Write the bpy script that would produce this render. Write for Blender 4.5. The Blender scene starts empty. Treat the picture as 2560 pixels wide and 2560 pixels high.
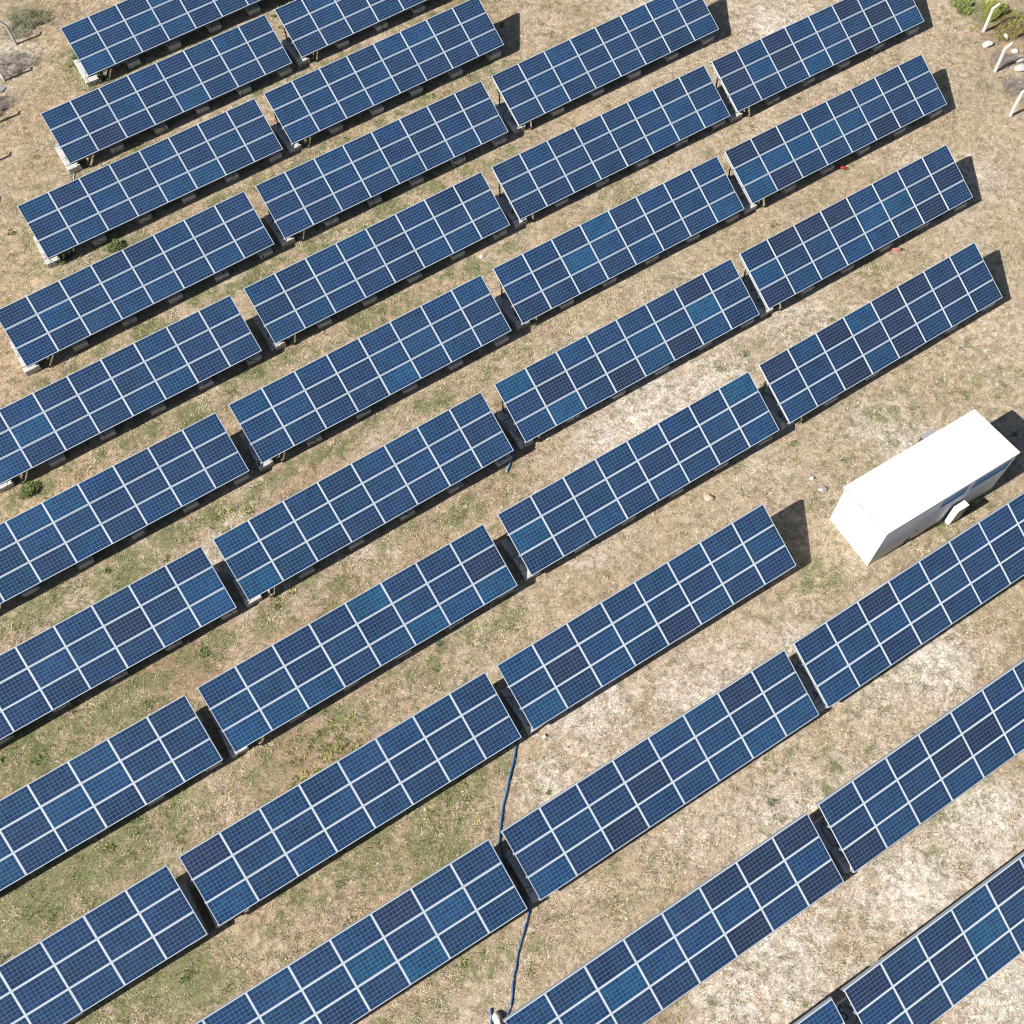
import bpy, bmesh, math, random
import numpy as np
from mathutils import Vector, Matrix

scene = bpy.context.scene
COL = scene.collection
random.seed(7)
RNG = np.random.default_rng(11)

# ------------------------------------------------------------------ camera
cam_data = bpy.data.cameras.new('camera')
cam = bpy.data.objects.new('camera', cam_data)
COL.objects.link(cam)
cam_data.sensor_width = 36.0
cam_data.lens = 2376.528 / 2560.0 * 36.0
cam_data.clip_start = 0.5
cam_data.clip_end = 3000.0
R = Matrix([[0.998924, 0.0227247, 0.0404278], [0.0, 0.8717225, -0.4899998], [-0.0463769, 0.4894726, 0.8707846]])
cam.matrix_world = Matrix.Translation((0, 0, 40.0)) @ R.to_4x4()
scene.camera = cam

# ------------------------------------------------------------------ light
SUN = Vector((-1.196, -0.664, 1.0)).normalized()          # towards the sun
world = bpy.data.worlds.new('World')
scene.world = world
world.use_nodes = True
wn = world.node_tree.nodes
bg = wn['Background']
sky = wn.new('ShaderNodeTexSky')
sky.sky_type = 'NISHITA'
sky.sun_disc = False
sky.sun_elevation = math.asin(SUN.z)
sky.sun_rotation = math.atan2(SUN.x, SUN.y) % (2 * math.pi)
world.node_tree.links.new(sky.outputs[0], bg.inputs[0])
bg.inputs[1].default_value = 0.05

sl = bpy.data.lights.new('sun', 'SUN')
sl.energy = 5.0
sl.angle = math.radians(0.53)
sl.color = (1.0, 0.955, 0.89)
so = bpy.data.objects.new('sun', sl)
COL.objects.link(so)
so.location = (-30, -20, 60)
so.rotation_euler = SUN.to_track_quat('Z', 'Y').to_euler()

scene.view_settings.view_transform = 'Standard'
scene.view_settings.look = 'None'
scene.view_settings.exposure = 0.72
scene.view_settings.gamma = 1.0
scene.cycles.diffuse_bounces = 1
scene.cycles.filter_width = 1.1

# ------------------------------------------------------------------ tagging
def tag(o, label=None, cat=None, group=None, kind=None):
    if label: o['label'] = label
    if cat: o['category'] = cat
    if group: o['group'] = group
    if kind: o['kind'] = kind
    return o

def empty(name, loc, rz=0.0):
    o = bpy.data.objects.new(name, None)
    COL.objects.link(o)
    o.location = loc
    o.rotation_euler = (0, 0, rz)
    o.empty_display_size = 0.3
    return o

def link(name, mesh, parent=None, mat=None):
    o = bpy.data.objects.new(name, mesh)
    COL.objects.link(o)
    if parent: o.parent = parent
    if mat is not None: o.matrix_local = mat
    return o

# ------------------------------------------------------------------ materials
def new_mat(name):
    m = bpy.data.materials.new(name)
    m.use_nodes = True
    nt = m.node_tree
    return m, nt, nt.nodes['Principled BSDF']

def N(nt, typ, **kw):
    n = nt.nodes.new(typ)
    for k, v in kw.items():
        setattr(n, k, v)
    return n

def math_node(nt, op, a, b=None, clamp=False):
    n = nt.nodes.new('ShaderNodeMath')
    n.operation = op
    n.use_clamp = clamp
    for i, v in enumerate((a, b)):
        if v is None: continue
        if isinstance(v, (int, float)): n.inputs[i].default_value = v
        else: nt.links.new(v, n.inputs[i])
    return n.outputs[0]

def mix(nt, fac, a, b, blend='MIX'):
    n = nt.nodes.new('ShaderNodeMix')
    n.data_type = 'RGBA'
    n.blend_type = blend
    for sock, v in ((n.inputs[0], fac), (n.inputs[6], a), (n.inputs[7], b)):
        if isinstance(v, (int, float)): sock.default_value = v
        elif isinstance(v, tuple): sock.default_value = v if len(v) == 4 else (*v, 1)
        else: nt.links.new(v, sock)
    return n.outputs[2]

def noise(nt, vec, scale, detail=4, rough=0.55, dist=0.0):
    n = nt.nodes.new('ShaderNodeTexNoise')
    n.inputs['Scale'].default_value = scale
    n.inputs['Detail'].default_value = detail
    n.inputs['Roughness'].default_value = rough
    n.inputs['Distortion'].default_value = dist
    nt.links.new(vec, n.inputs['Vector'])
    return n.outputs[0]

def N_off(nt, vec, d):
    n = nt.nodes.new('ShaderNodeVectorMath')
    n.operation = 'ADD'
    nt.links.new(vec, n.inputs[0]); n.inputs[1].default_value = (d, d * .7, d * 1.3)
    return n.outputs[0]

def ramp(nt, fac, stops):
    n = nt.nodes.new('ShaderNodeValToRGB')
    e = n.color_ramp.elements
    while len(e) < len(stops): e.new(0.5)
    for el, (p, c) in zip(e, stops):
        el.position = p
        el.color = (c, c, c, 1) if isinstance(c, (int, float)) else (*c, 1)
    nt.links.new(fac, n.inputs[0])
    return n.outputs[0]

def simple_mat(name, col, rough=0.6, metal=0.0, var=0.12, scale=3.0, bump=0.0):
    m, nt, b = new_mat(name)
    tc = N(nt, 'ShaderNodeTexCoord').outputs['Object']
    f = noise(nt, tc, scale, 6)
    lo = tuple(c * (1 - var) for c in col); hi = tuple(min(1, c * (1 + var)) for c in col)
    nt.links.new(mix(nt, f, lo, hi), b.inputs['Base Color'])
    b.inputs['Roughness'].default_value = rough
    b.inputs['Metallic'].default_value = metal
    if bump:
        bn = N(nt, 'ShaderNodeBump')
        bn.inputs['Strength'].default_value = bump
        bn.inputs['Distance'].default_value = 0.02
        nt.links.new(noise(nt, tc, scale * 8, 5), bn.inputs['Height'])
        nt.links.new(bn.outputs[0], b.inputs['Normal'])
    return m

# polycrystalline cells behind glass: tone of the module comes from object colour
def cell_material():
    m, nt, b = new_mat('solar_glass')
    tc = N(nt, 'ShaderNodeTexCoord').outputs['Object']
    sep = N(nt, 'ShaderNodeSeparateXYZ'); nt.links.new(tc, sep.inputs[0])
    info = N(nt, 'ShaderNodeObjectInfo')
    cx = math_node(nt, 'DIVIDE', math_node(nt, 'ADD', sep.outputs[0], 0.795), 0.159)
    cy = math_node(nt, 'DIVIDE', math_node(nt, 'ADD', sep.outputs[1], 0.468), 0.156)
    fx = math_node(nt, 'FRACT', cx); fy = math_node(nt, 'FRACT', cy)
    ix = math_node(nt, 'FLOOR', cx); iy = math_node(nt, 'FLOOR', cy)
    cmb = N(nt, 'ShaderNodeCombineXYZ')
    nt.links.new(ix, cmb.inputs[0]); nt.links.new(iy, cmb.inputs[1])
    nt.links.new(math_node(nt, 'MULTIPLY', info.outputs['Random'], 97.0), cmb.inputs[2])
    wnz = N(nt, 'ShaderNodeTexWhiteNoise'); nt.links.new(cmb.outputs[0], wnz.inputs['Vector'])
    # crystal grain
    vor = N(nt, 'ShaderNodeTexVoronoi'); vor.inputs['Scale'].default_value = 45
    vadd = N(nt, 'ShaderNodeVectorMath', operation='ADD')
    nt.links.new(tc, vadd.inputs[0]); nt.links.new(cmb.outputs[0], vadd.inputs[1])
    nt.links.new(vadd.outputs[0], vor.inputs['Vector'])
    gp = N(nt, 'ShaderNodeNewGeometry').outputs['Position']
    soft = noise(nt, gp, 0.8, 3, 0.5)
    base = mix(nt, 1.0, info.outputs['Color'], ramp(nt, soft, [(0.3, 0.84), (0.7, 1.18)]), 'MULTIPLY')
    bright = math_node(nt, 'ADD', math_node(nt, 'MULTIPLY', wnz.outputs[0], 0.34), 0.83)
    hsv = N(nt, 'ShaderNodeHueSaturation')
    sepc = N(nt, 'ShaderNodeSeparateColor'); nt.links.new(wnz.outputs[1], sepc.inputs[0])
    nt.links.new(math_node(nt, 'ADD', math_node(nt, 'MULTIPLY', sepc.outputs[1], 0.03), 0.485), hsv.inputs['Hue'])
    nt.links.new(bright, hsv.inputs['Value'])
    nt.links.new(base, hsv.inputs['Color'])
    grain = mix(nt, 0.10, hsv.outputs[0], vor.outputs['Color'], 'OVERLAY')
    # silver gaps between cells
    dx = math_node(nt, 'MINIMUM', fx, math_node(nt, 'SUBTRACT', 1.0, fx))
    dy = math_node(nt, 'MINIMUM', fy, math_node(nt, 'SUBTRACT', 1.0, fy))
    lx = math_node(nt, 'LESS_THAN', dx, 0.03)
    ly = math_node(nt, 'LESS_THAN', dy, 0.038)
    line = math_node(nt, 'MAXIMUM', math_node(nt, 'MULTIPLY', lx, 0.8), math_node(nt, 'MULTIPLY', ly, 0.9))
    # backsheet margin round the cells
    ex = math_node(nt, 'GREATER_THAN', math_node(nt, 'ABSOLUTE', sep.outputs[0]), 0.793)
    ey = math_node(nt, 'GREATER_THAN', math_node(nt, 'ABSOLUTE', sep.outputs[1]), 0.466)
    line = math_node(nt, 'MAXIMUM', line, math_node(nt, 'MAXIMUM', ex, ey))
    c1 = mix(nt, line, grain, (0.15, 0.235, 0.36))
    # faint dust
    geo = N(nt, 'ShaderNodeNewGeometry').outputs['Position']
    dust = noise(nt, geo, 0.9, 5)
    dust = math_node(nt, 'MULTIPLY', dust, 0.03)
    c2 = mix(nt, dust, c1, (0.42, 0.38, 0.33))
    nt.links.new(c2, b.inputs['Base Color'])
    b.inputs['Roughness'].default_value = 0.22
    b.inputs['Specular IOR Level'].default_value = 0.45
    return m

M_CELL = cell_material()
M_ALU = simple_mat('anodised_aluminium', (0.70, 0.74, 0.77), 0.42, 0.15, 0.05, 2.0)
M_RAIL = simple_mat('clamp_aluminium', (0.52, 0.54, 0.56), 0.45, 0.15, 0.06, 2.0)
M_GALV = simple_mat('galvanised_steel', (0.40, 0.43, 0.45), 0.5, 0.3, 0.15, 6.0)
M_POST = simple_mat('dark_steel', (0.12, 0.12, 0.125), 0.55, 0.3, 0.2, 8.0)

def concrete_material(name, col, cracks):
    m, nt, b = new_mat(name)
    tc = N(nt, 'ShaderNodeTexCoord').outputs['Object']
    geo = N(nt, 'ShaderNodeNewGeometry').outputs['Position']
    f = noise(nt, geo, 2.2, 8, 0.65)
    c = mix(nt, ramp(nt, f, [(0.3, 0), (0.7, 1)]), tuple(x * 0.78 for x in col), tuple(x * 1.12 for x in col))
    f2 = noise(nt, geo, 28, 4, 0.7)
    c = mix(nt, math_node(nt, 'MULTIPLY', ramp(nt, f2, [(0.52, 0), (0.66, 1)]), 0.45), c, tuple(x * 0.55 for x in col))
    if cracks:
        v = N(nt, 'ShaderNodeTexVoronoi', feature='DISTANCE_TO_EDGE')
        v.inputs['Scale'].default_value = 0.85
        dist = N(nt, 'ShaderNodeVectorMath', operation='ADD')
        nz = N(nt, 'ShaderNodeTexNoise'); nz.inputs['Scale'].default_value = 3.0
        nt.links.new(geo, nz.inputs['Vector'])
        sc = N(nt, 'ShaderNodeVectorMath', operation='SCALE'); sc.inputs['Scale'].default_value = 0.25
        nt.links.new(nz.outputs['Color'], sc.inputs[0])
        nt.links.new(geo, dist.inputs[0]); nt.links.new(sc.outputs[0], dist.inputs[1])
        nt.links.new(dist.outputs[0], v.inputs['Vector'])
        cr = math_node(nt, 'LESS_THAN', v.outputs['Distance'], 0.014)
        c = mix(nt, math_node(nt, 'MULTIPLY', cr, 0.85), c, (0.05, 0.045, 0.04))
    nt.links.new(c, b.inputs['Base Color'])
    b.inputs['Roughness'].default_value = 0.9
    bn = N(nt, 'ShaderNodeBump'); bn.inputs['Strength'].default_value = 0.5; bn.inputs['Distance'].default_value = 0.015
    nt.links.new(f2, bn.inputs['Height']); nt.links.new(bn.outputs[0], b.inputs['Normal'])
    return m

M_CONC = concrete_material('footing_concrete', (0.56, 0.54, 0.52), True)
M_FPOST = concrete_material('post_concrete', (0.66, 0.64, 0.61), False)
M_FPOST_OLD = concrete_material('weathered_post_concrete', (0.42, 0.40, 0.41), False)
M_ROCK = concrete_material('pale_stone', (0.62, 0.58, 0.52), False)
M_ROCK_G = concrete_material('grey_stone', (0.46, 0.44, 0.42), False)

# ------------------------------------------------------------------ ground shape
CO = np.array([2.727125, -0.637346, 2.604129, -0.209321, -0.003145, -0.137258, -0.034278, 0.000426, 0.02033, 0.059366])
def gz(x, y):
    x = np.clip(np.asarray(x, float), -35, 31); y = np.clip(np.asarray(y, float), -5, 58)
    x = x / 20; y = (y - 22) / 25
    Bm = np.stack([1 + 0 * x, x, y, x*x, x*y, y*y, x**3, x*x*y, x*y*y, y**3], -1)
    return Bm @ CO + 0.5 - 0.7
def gzf(x, y): return float(gz(x, y))

GREEN= [(-26.8, 50.1, 1.2, 1.0), (-26.0, 48.4, 1.2, 0.9), (-23.8, 48.8, 1.0, 0.6), (-22.5, 36.4, 1.2, 0.8), (-25.6, 36.0, 1.5, 0.6), (-27.0, 37.4, 1.5, 0.4), (-20.0, 41.5, 2.0, 0.3), (-12.5, 42.1, 1.5, 0.5), (-8.5, 38.3, 1.5, 0.7), (-11.8, 36.7, 1.5, 0.5), (-17.0, 38.6, 1.2, 0.5), (-18.9, 18.2, 1.8, 0.8), (-17.5, 23.6, 1.5, 0.4), (-22.0, 17.2, 1.6, 0.6), (-21.9, 10.6, 2.0, 1.0), (-22.4, 10.0, 1.5, 0.8), (-17.9, 12.1, 2.0, 0.8), (-20.0, 10.2, 1.2, 0.8), (-20.6, 5.1, 2.0, 1.1), (-18.8, 5.9, 1.8, 0.9), (-16.9, 7.1, 1.6, 0.8), (-15.3, 8.1, 1.6, 0.7), (-11.8, 9.5, 1.5, 0.4), (-17.3, 22.5, 1.3, 0.4), (-4.9, 6.8, 2.0, 0.7), (-7.8, 7.2, 2.0, 0.6), (-4.1, 8.8, 1.5, 0.6), (-13.5, 1.8, 2.0, 0.8), (-15.5, 2.0, 1.6, 0.8), (-9.2, 2.5, 1.5, 0.3), (-4.4, 13.3, 1.2, 0.4), (-9.7, 15.6, 1.5, 0.5), (3.8, 39.2, 1.5, 0.4), (-0.8, 29.1, 1.4, 0.4), (7.2, 32.8, 1.5, 0.3), (16.5, 34.7, 1.5, 0.3), (15.6, 25.8, 1.8, 0.4), (17.7, 21.0, 2.0, 0.5), (12.0, 17.9, 1.4, 0.5), (13.4, 14.6, 1.5, 0.5), (20.3, 27.9, 1.6, 0.3), (-24.3, 19.0, 2.0, 0.4), (-27.5, 39.6, 2.0, 0.2), (12.2, 30.2, 1.5, 0.2), (10.9, 9.6, 2.0, 0.25), (14.6, 8.4, 2.0, 0.25), (0.9, 5.1, 1.0, 0.2), (-3.9, 24.2, 1.5, 0.3), (-6.7, 21.6, 1.5, 0.35), (-30.9, 53.4, 2.0, 0.4), (26.3, 53.1, 1.2, 1.0)]
PALE= [(14.2, 51.2, 3.0, 0.8), (7.2, 52.6, 3.0, 0.6), (5.2, 26.4, 2.5, 1.0), (8.0, 27.6, 2.2, 0.8), (2.8, 24.7, 2.0, 0.7), (1.0, 20.2, 2.0, 0.5), (15.8, 14.4, 2.5, 0.9), (13.4, 13.3, 2.0, 0.6), (1.2, 12.4, 2.5, 0.7), (7.3, 12.2, 2.5, 0.8), (5.6, 12.6, 2.0, 0.6), (10.3, 14.8, 1.5, 0.5), (2.8, 9.8, 2.0, 0.6), (-0.2, 9.2, 1.5, 0.6), (16.1, 9.8, 2.0, 0.6), (9.4, 7.6, 2.5, 0.7), (12.7, 8.8, 2.5, 0.6), (14.0, 5.2, 2.5, 0.9), (16.7, 7.6, 2.5, 0.9), (8.4, 3.0, 2.5, 0.8), (6.3, 1.6, 2.0, 0.7), (12.1, 4.9, 2.0, 0.6), (16.5, 1.6, 2.5, 0.9), (12.3, 31.5, 2.5, 0.5), (20.6, 40.6, 2.0, 0.4), (23.7, 40.7, 1.5, 0.5), (16.4, 24.7, 1.8, 0.7), (15.3, 25.3, 1.8, 0.5), (22.0, 30.0, 3.0, 0.3), (15.7, 48.7, 2.0, 0.4), (-14.5, 19.1, 1.6, 0.5), (-14.0, 24.1, 1.2, 0.4), (-8.3, 19.8, 1.5, 0.4), (-30.9, 50.3, 1.8, 0.7), (11.1, 2.1, 2.0, 0.5), (5.2, 7.6, 2.5, 0.4), (-11.3, 17.8, 1.5, 0.3)]
BROWN= [(-16.0, 14.4, 2.0, 1.0), (-18.1, 14.8, 1.5, 0.5), (-10.2, 15.9, 2.5, 0.5), (-2.1, 23.4, 2.0, 0.5), (-21.3, 13.2, 2.0, 0.4), (-11.7, 23.2, 2.0, 0.4), (-5.4, 10.3, 2.5, 0.4), (-9.7, 10.1, 2.5, 0.4), (4.8, 16.5, 1.8, 0.5), (27.2, 51.4, 2.0, 0.9), (27.5, 53.2, 1.5, 0.6), (-6.5, 28.6, 2.0, 0.2), (-21.1, 20.0, 1.5, 0.4), (-20.5, 22.0, 1.5, 0.3), (-21.3, 8.5, 2.0, 0.4), (-15.5, 4.5, 2.5, 0.3), (-7.3, 4.9, 3.0, 0.3), (10.9, 19.7, 1.5, 0.3)]
TAN= [(-26.4, 30.5, 3.0, 1.0), (-26.8, 33.4, 2.5, 1.0), (-28.5, 44.5, 2.5, 0.5), (-24.8, 22.4, 3.0, 1.0), (-21.9, 23.1, 2.5, 0.8), (-28.6, 49.8, 2.5, 0.6), (-21.6, 25.9, 2.0, 0.5), (-27.7, 35.4, 3.0, 0.6), (22.1, 32.8, 3.0, 0.4)]

def field(lst, x, y):
    v = np.zeros_like(x)
    for (cx, cy, r, a) in lst:
        d2 = ((x - cx) ** 2 + (y - cy) ** 2) / (r * r)
        v = np.maximum(v, a * np.exp(-d2))
    return v

# greener strip where rain drips off the low edges, mostly in the damper left half
def drip_lines(tables):
    rr = random.Random(5)
    for key, (x, y, z, yaw, be, ta) in tables.items():
        wet = min(1.0, max(0.0, (2.0 - x) / 14.0)) * (1.0 if y < 40 else .8)
        for i in range(16):
            u = -6.4 + i * .85 + rr.uniform(-.3, .3); v = rr.uniform(2.9, 3.7)
            a = rr.uniform(.15, 1.15) * wet + rr.uniform(0, .25)
            if a < .3: continue
            GREEN.append((x + math.cos(yaw) * u + math.sin(yaw) * v, y + math.sin(yaw) * u - math.cos(yaw) * v, rr.uniform(.35, .8), a))

# cheap value noise for placing tufts
def vnoise(x, y, s, seed):
    r = np.random.default_rng(seed).random((256, 256))
    X = x * s; Y = y * s
    xi = np.floor(X).astype(int); yi = np.floor(Y).astype(int)
    fx = X - xi; fy = Y - yi
    fx = fx * fx * (3 - 2 * fx); fy = fy * fy * (3 - 2 * fy)
    g = lambda a, b: r[a % 256, b % 256]
    return (g(xi, yi) * (1 - fx) + g(xi + 1, yi) * fx) * (1 - fy) + (g(xi, yi + 1) * (1 - fx) + g(xi + 1, yi + 1) * fx) * fy

# centre of the top edge (x, y, z), heading, slope along the rack, tilt
TABLES = {
    'A1': (-21.2491, 53.5237, 8.1655, 0.5481, 0.0446, 0.5064),
    'A2': (-9.2545, 54.6517, 7.9904, 0.5526, 0.0422, 0.5101),
    'B1': (-21.1508, 47.1575, 7.4692, 0.5544, 0.0368, 0.5134),
    'B2': (-9.1704, 48.1507, 7.3833, 0.5482, 0.0384, 0.5235),
    'C1': (-21.0871, 40.8358, 6.8542, 0.5489, 0.0361, 0.5143),
    'C2': (-8.9393, 41.7548, 6.7282, 0.5434, 0.0319, 0.5256),
    'C3': (3.0703, 49.2197, 7.0674, 0.5499, 0.031, 0.5148),
    'D1': (-20.9082, 34.3973, 6.2456, 0.5529, 0.042, 0.5201),
    'D2': (-8.8672, 35.4426, 6.0815, 0.5477, 0.0333, 0.5252),
    'D3': (3.1165, 42.8118, 6.4, 0.5451, 0.0236, 0.5233),
    'D4': (14.9584, 49.966, 6.6825, 0.5546, 0.0043, 0.5179),
    'E1': (-20.9121, 28.0624, 5.6033, 0.5465, 0.0391, 0.5102),
    'E2': (-8.8242, 28.9586, 5.5074, 0.5443, 0.0372, 0.5315),
    'E3': (3.2123, 36.4322, 5.756, 0.542, 0.0254, 0.5258),
    'E4': (15.0757, 43.6546, 6.023, 0.5536, 0.002, 0.5104),
    'F1': (-20.8408, 21.6498, 4.9396, 0.5473, 0.0365, 0.5155),
    'F2': (-8.7474, 22.4061, 4.8771, 0.552, 0.0381, 0.5269),
    'F3': (3.2958, 29.9468, 5.0897, 0.5411, 0.0274, 0.5275),
    'F4': (15.2003, 37.189, 5.3657, 0.5528, 0.0058, 0.5184),
    'G1': (-20.7408, 15.2317, 4.1632, 0.545, 0.0366, 0.5085),
    'G2': (-8.6157, 16.046, 4.0914, 0.5492, 0.0289, 0.522),
    'G3': (3.4526, 23.4618, 4.5085, 0.5417, 0.0375, 0.5249),
    'G4': (15.4371, 30.8945, 4.7087, 0.5587, 0.0058, 0.525),
    'H1': (-20.6076, 8.8866, 3.4197, 0.5376, 0.0469, 0.5143),
    'H2': (-8.5138, 9.6782, 3.3199, 0.5455, 0.0266, 0.5108),
    'H3': (3.4253, 16.882, 3.7939, 0.5456, 0.0343, 0.5232),
    'I1': (-20.432, 2.4695, 2.7656, 0.5411, 0.0444, 0.5157),
    'I2': (-8.3723, 3.3795, 2.6232, 0.5341, 0.0342, 0.5097),
    'I3': (3.6175, 10.5406, 3.0169, 0.5453, 0.0223, 0.5166),
    'I4': (15.4397, 17.7841, 3.3642, 0.5543, 0.0148, 0.5255),
    'J3': (3.7226, 4.2355, 2.3575, 0.5422, 0.0253, 0.533),
    'J4': (15.6151, 11.5156, 2.6087, 0.5521, 0.0051, 0.5385),
    'K3': (3.8081, -1.977, 1.6577, 0.5383, 0.0126, 0.5436),
    'K4': (15.7206, 5.2231, 1.9589, 0.5482, 0.0126, 0.5436),
}

drip_lines(TABLES)

def mesh_from_arrays(name, verts, faces, cols=None, k=3):
    me = bpy.data.meshes.new(name)
    nv, nf = len(verts), len(faces)
    me.vertices.add(nv); me.vertices.foreach_set('co', verts.astype(np.float32).ravel())
    me.loops.add(nf * k); me.loops.foreach_set('vertex_index', faces.astype(np.int32).ravel())
    me.polygons.add(nf)
    me.polygons.foreach_set('loop_start', (np.arange(nf) * k).astype(np.int32))
    me.polygons.foreach_set('loop_total', np.full(nf, k, np.int32))
    me.update(calc_edges=True)
    if cols is not None:
        at = me.attributes.new('tone', 'FLOAT_COLOR', 'POINT')
        at.data.foreach_set('color', np.concatenate([cols, np.ones((nv, 1))], 1).astype(np.float32).ravel())
    return me

def build_ground():
    def axis(lo, hi, step, far):
        inner = np.arange(lo, hi + 1e-6, step)
        out = np.array([4, 10, 22, 50, 110, 240, 500, 1000.0])
        return np.concatenate([(lo - out)[::-1], inner, hi + out])
    xs = axis(-38, 34, 0.3, 0); ys = axis(-8, 62, 0.3, 0)
    X, Y = np.meshgrid(xs, ys, indexing='ij')
    Z = gz(X, Y)
    inside = (X > -38.1) & (X < 34.1) & (Y > -8.1) & (Y < 62.1)
    bump = (vnoise(X, Y, 0.9, 3) - .5) * 0.05 + (vnoise(X, Y, 2.7, 4) - .5) * 0.03
    Z = Z + np.where(inside, bump, 0)
    nx, ny = len(xs), len(ys)
    verts = np.stack([X, Y, Z], -1).reshape(-1, 3)
    idx = np.arange(nx * ny).reshape(nx, ny)
    faces = np.stack([idx[:-1, :-1], idx[1:, :-1], idx[1:, 1:], idx[:-1, 1:]], -1).reshape(-1, 4)
    x, y = verts[:, 0], verts[:, 1]
    cols = np.stack([np.clip(field(GREEN, x, y), 0, 1), np.clip(field(PALE, x, y), 0, 1), np.clip(field(BROWN, x, y) + 0.5 * np.clip((6 - x) / 14, 0, 1) * vnoise(x, y, .35, 77), 0, 1)], 1)
    me = mesh_from_arrays('ground', verts, faces, cols, 4)
    at = me.attributes.new('straw', 'FLOAT', 'POINT')
    at.data.foreach_set('value', np.clip(field(TAN, x, y), 0, 1).astype(np.float32))
    me.polygons.foreach_set('use_smooth', np.ones(len(faces), bool))
    m, nt, b = new_mat('dry_meadow')
    geo = N(nt, 'ShaderNodeNewGeometry').outputs['Position']
    at = N(nt, 'ShaderNodeAttribute', attribute_name='tone')
    sc = N(nt, 'ShaderNodeSeparateColor'); nt.links.new(at.outputs['Color'], sc.inputs[0])
    st = N(nt, 'ShaderNodeAttribute', attribute_name='straw').outputs['Fac']
    big = noise(nt, geo, 0.22, 5, 0.6, 0.4)
    mid = noise(nt, geo, 1.1, 8, 0.72, 0.6)
    mid2 = noise(nt, N_off(nt, geo, 31.0), 2.0, 8, 0.75, 0.4)
    sml = noise(nt, geo, 7.0, 7, 0.78)
    fine = noise(nt, geo, 22.0, 5, 0.8)
    fib = noise(nt, N_off(nt, geo, 57.0), 17.0, 6, 0.85)
    c = mix(nt, ramp(nt, big, [(0.38, 0), (0.62, 1)]), (0.45, 0.355, 0.24), (0.51, 0.425, 0.325))
    c = mix(nt, math_node(nt, 'MULTIPLY', ramp(nt, mid, [(0.47, 0), (0.60, 1)]), 0.55), c, (0.40, 0.275, 0.20))
    c = mix(nt, math_node(nt, 'MULTIPLY', st, 0.65), c, (0.52, 0.39, 0.21))
    c = mix(nt, math_node(nt, 'MULTIPLY', sc.outputs[2], 0.85), c, (0.33, 0.19, 0.115))
    # pale bare crust
    pf = math_node(nt, 'ADD', math_node(nt, 'MULTIPLY', sc.outputs[1], 0.30), math_node(nt, 'MULTIPLY', mid2, 0.6))
    pf = math_node(nt, 'ADD', pf, math_node(nt, 'MULTIPLY', fib, 0.45))
    c = mix(nt, ramp(nt, pf, [(0.56, 0), (0.76, 0.95)]), c, (0.74, 0.67, 0.60))
    # green
    gf = math_node(nt, 'ADD', math_node(nt, 'MULTIPLY', sc.outputs[0], 0.21), math_node(nt, 'MULTIPLY', noise(nt, N_off(nt, geo, 11.0), 1.5, 9, 0.80, 0.5), 1.0))
    c = mix(nt, ramp(nt, gf, [(0.52, 0), (0.64, 0.9)]), c, (0.135, 0.165, 0.06))
    blot = noise(nt, N_off(nt, geo, 83.0), 3.2, 9, 0.82, 0.5)
    c = mix(nt, 1.0, c, ramp(nt, blot, [(0.38, 0.45), (0.50, 1.0), (0.60, 1.38)]), 'MULTIPLY')
    # soil shadows between the stems, straw stems
    c = mix(nt, ramp(nt, fine, [(0.36, 0.85), (0.50, 0.0)]), c, (0.13, 0.095, 0.06))
    c = mix(nt, ramp(nt, sml, [(0.36, 0.6), (0.48, 0.0)]), c, (0.20, 0.15, 0.09))
    c = mix(nt, ramp(nt, fib, [(0.53, 0.0), (0.66, 0.7)]), c, (0.72, 0.63, 0.49))
    nt.links.new(c, b.inputs['Base Color'])
    b.inputs['Roughness'].default_value = 0.95
    b.inputs['Specular IOR Level'].default_value = 0.1
    bn = N(nt, 'ShaderNodeBump'); bn.inputs['Strength'].default_value = 0.9; bn.inputs['Distance'].default_value = 0.05
    hh = math_node(nt, 'ADD', math_node(nt, 'MULTIPLY', sml, 0.7), math_node(nt, 'MULTIPLY', fine, 0.5))
    nt.links.new(hh, bn.inputs['Height']); nt.links.new(bn.outputs[0], b.inputs['Normal'])
    me.materials.append(m)
    tag(link('ground', me), kind='structure')
build_ground()

def leaf_material(name):
    m, nt, b = new_mat(name)
    at = N(nt, 'ShaderNodeAttribute', attribute_name='tone')
    nt.links.new(at.outputs['Color'], b.inputs['Base Color'])
    b.inputs['Roughness'].default_value = 0.8
    b.inputs['Specular IOR Level'].default_value = 0.15
    return m
M_LEAF = leaf_material('blade_tones')

def in_view(x, y, mrg):
    # trapezoid of ground the field of view covers, widened by mrg
    t = (y - 0.7) / (54.5 - 0.7)
    l = -21.0 + t * (-32.6 + 21.0) - mrg; r = 17.0 + t * (28.7 - 17.0) + mrg
    return (x > l) & (x < r) & (y > 0.7 - mrg) & (y < 55.0 + mrg)

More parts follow.
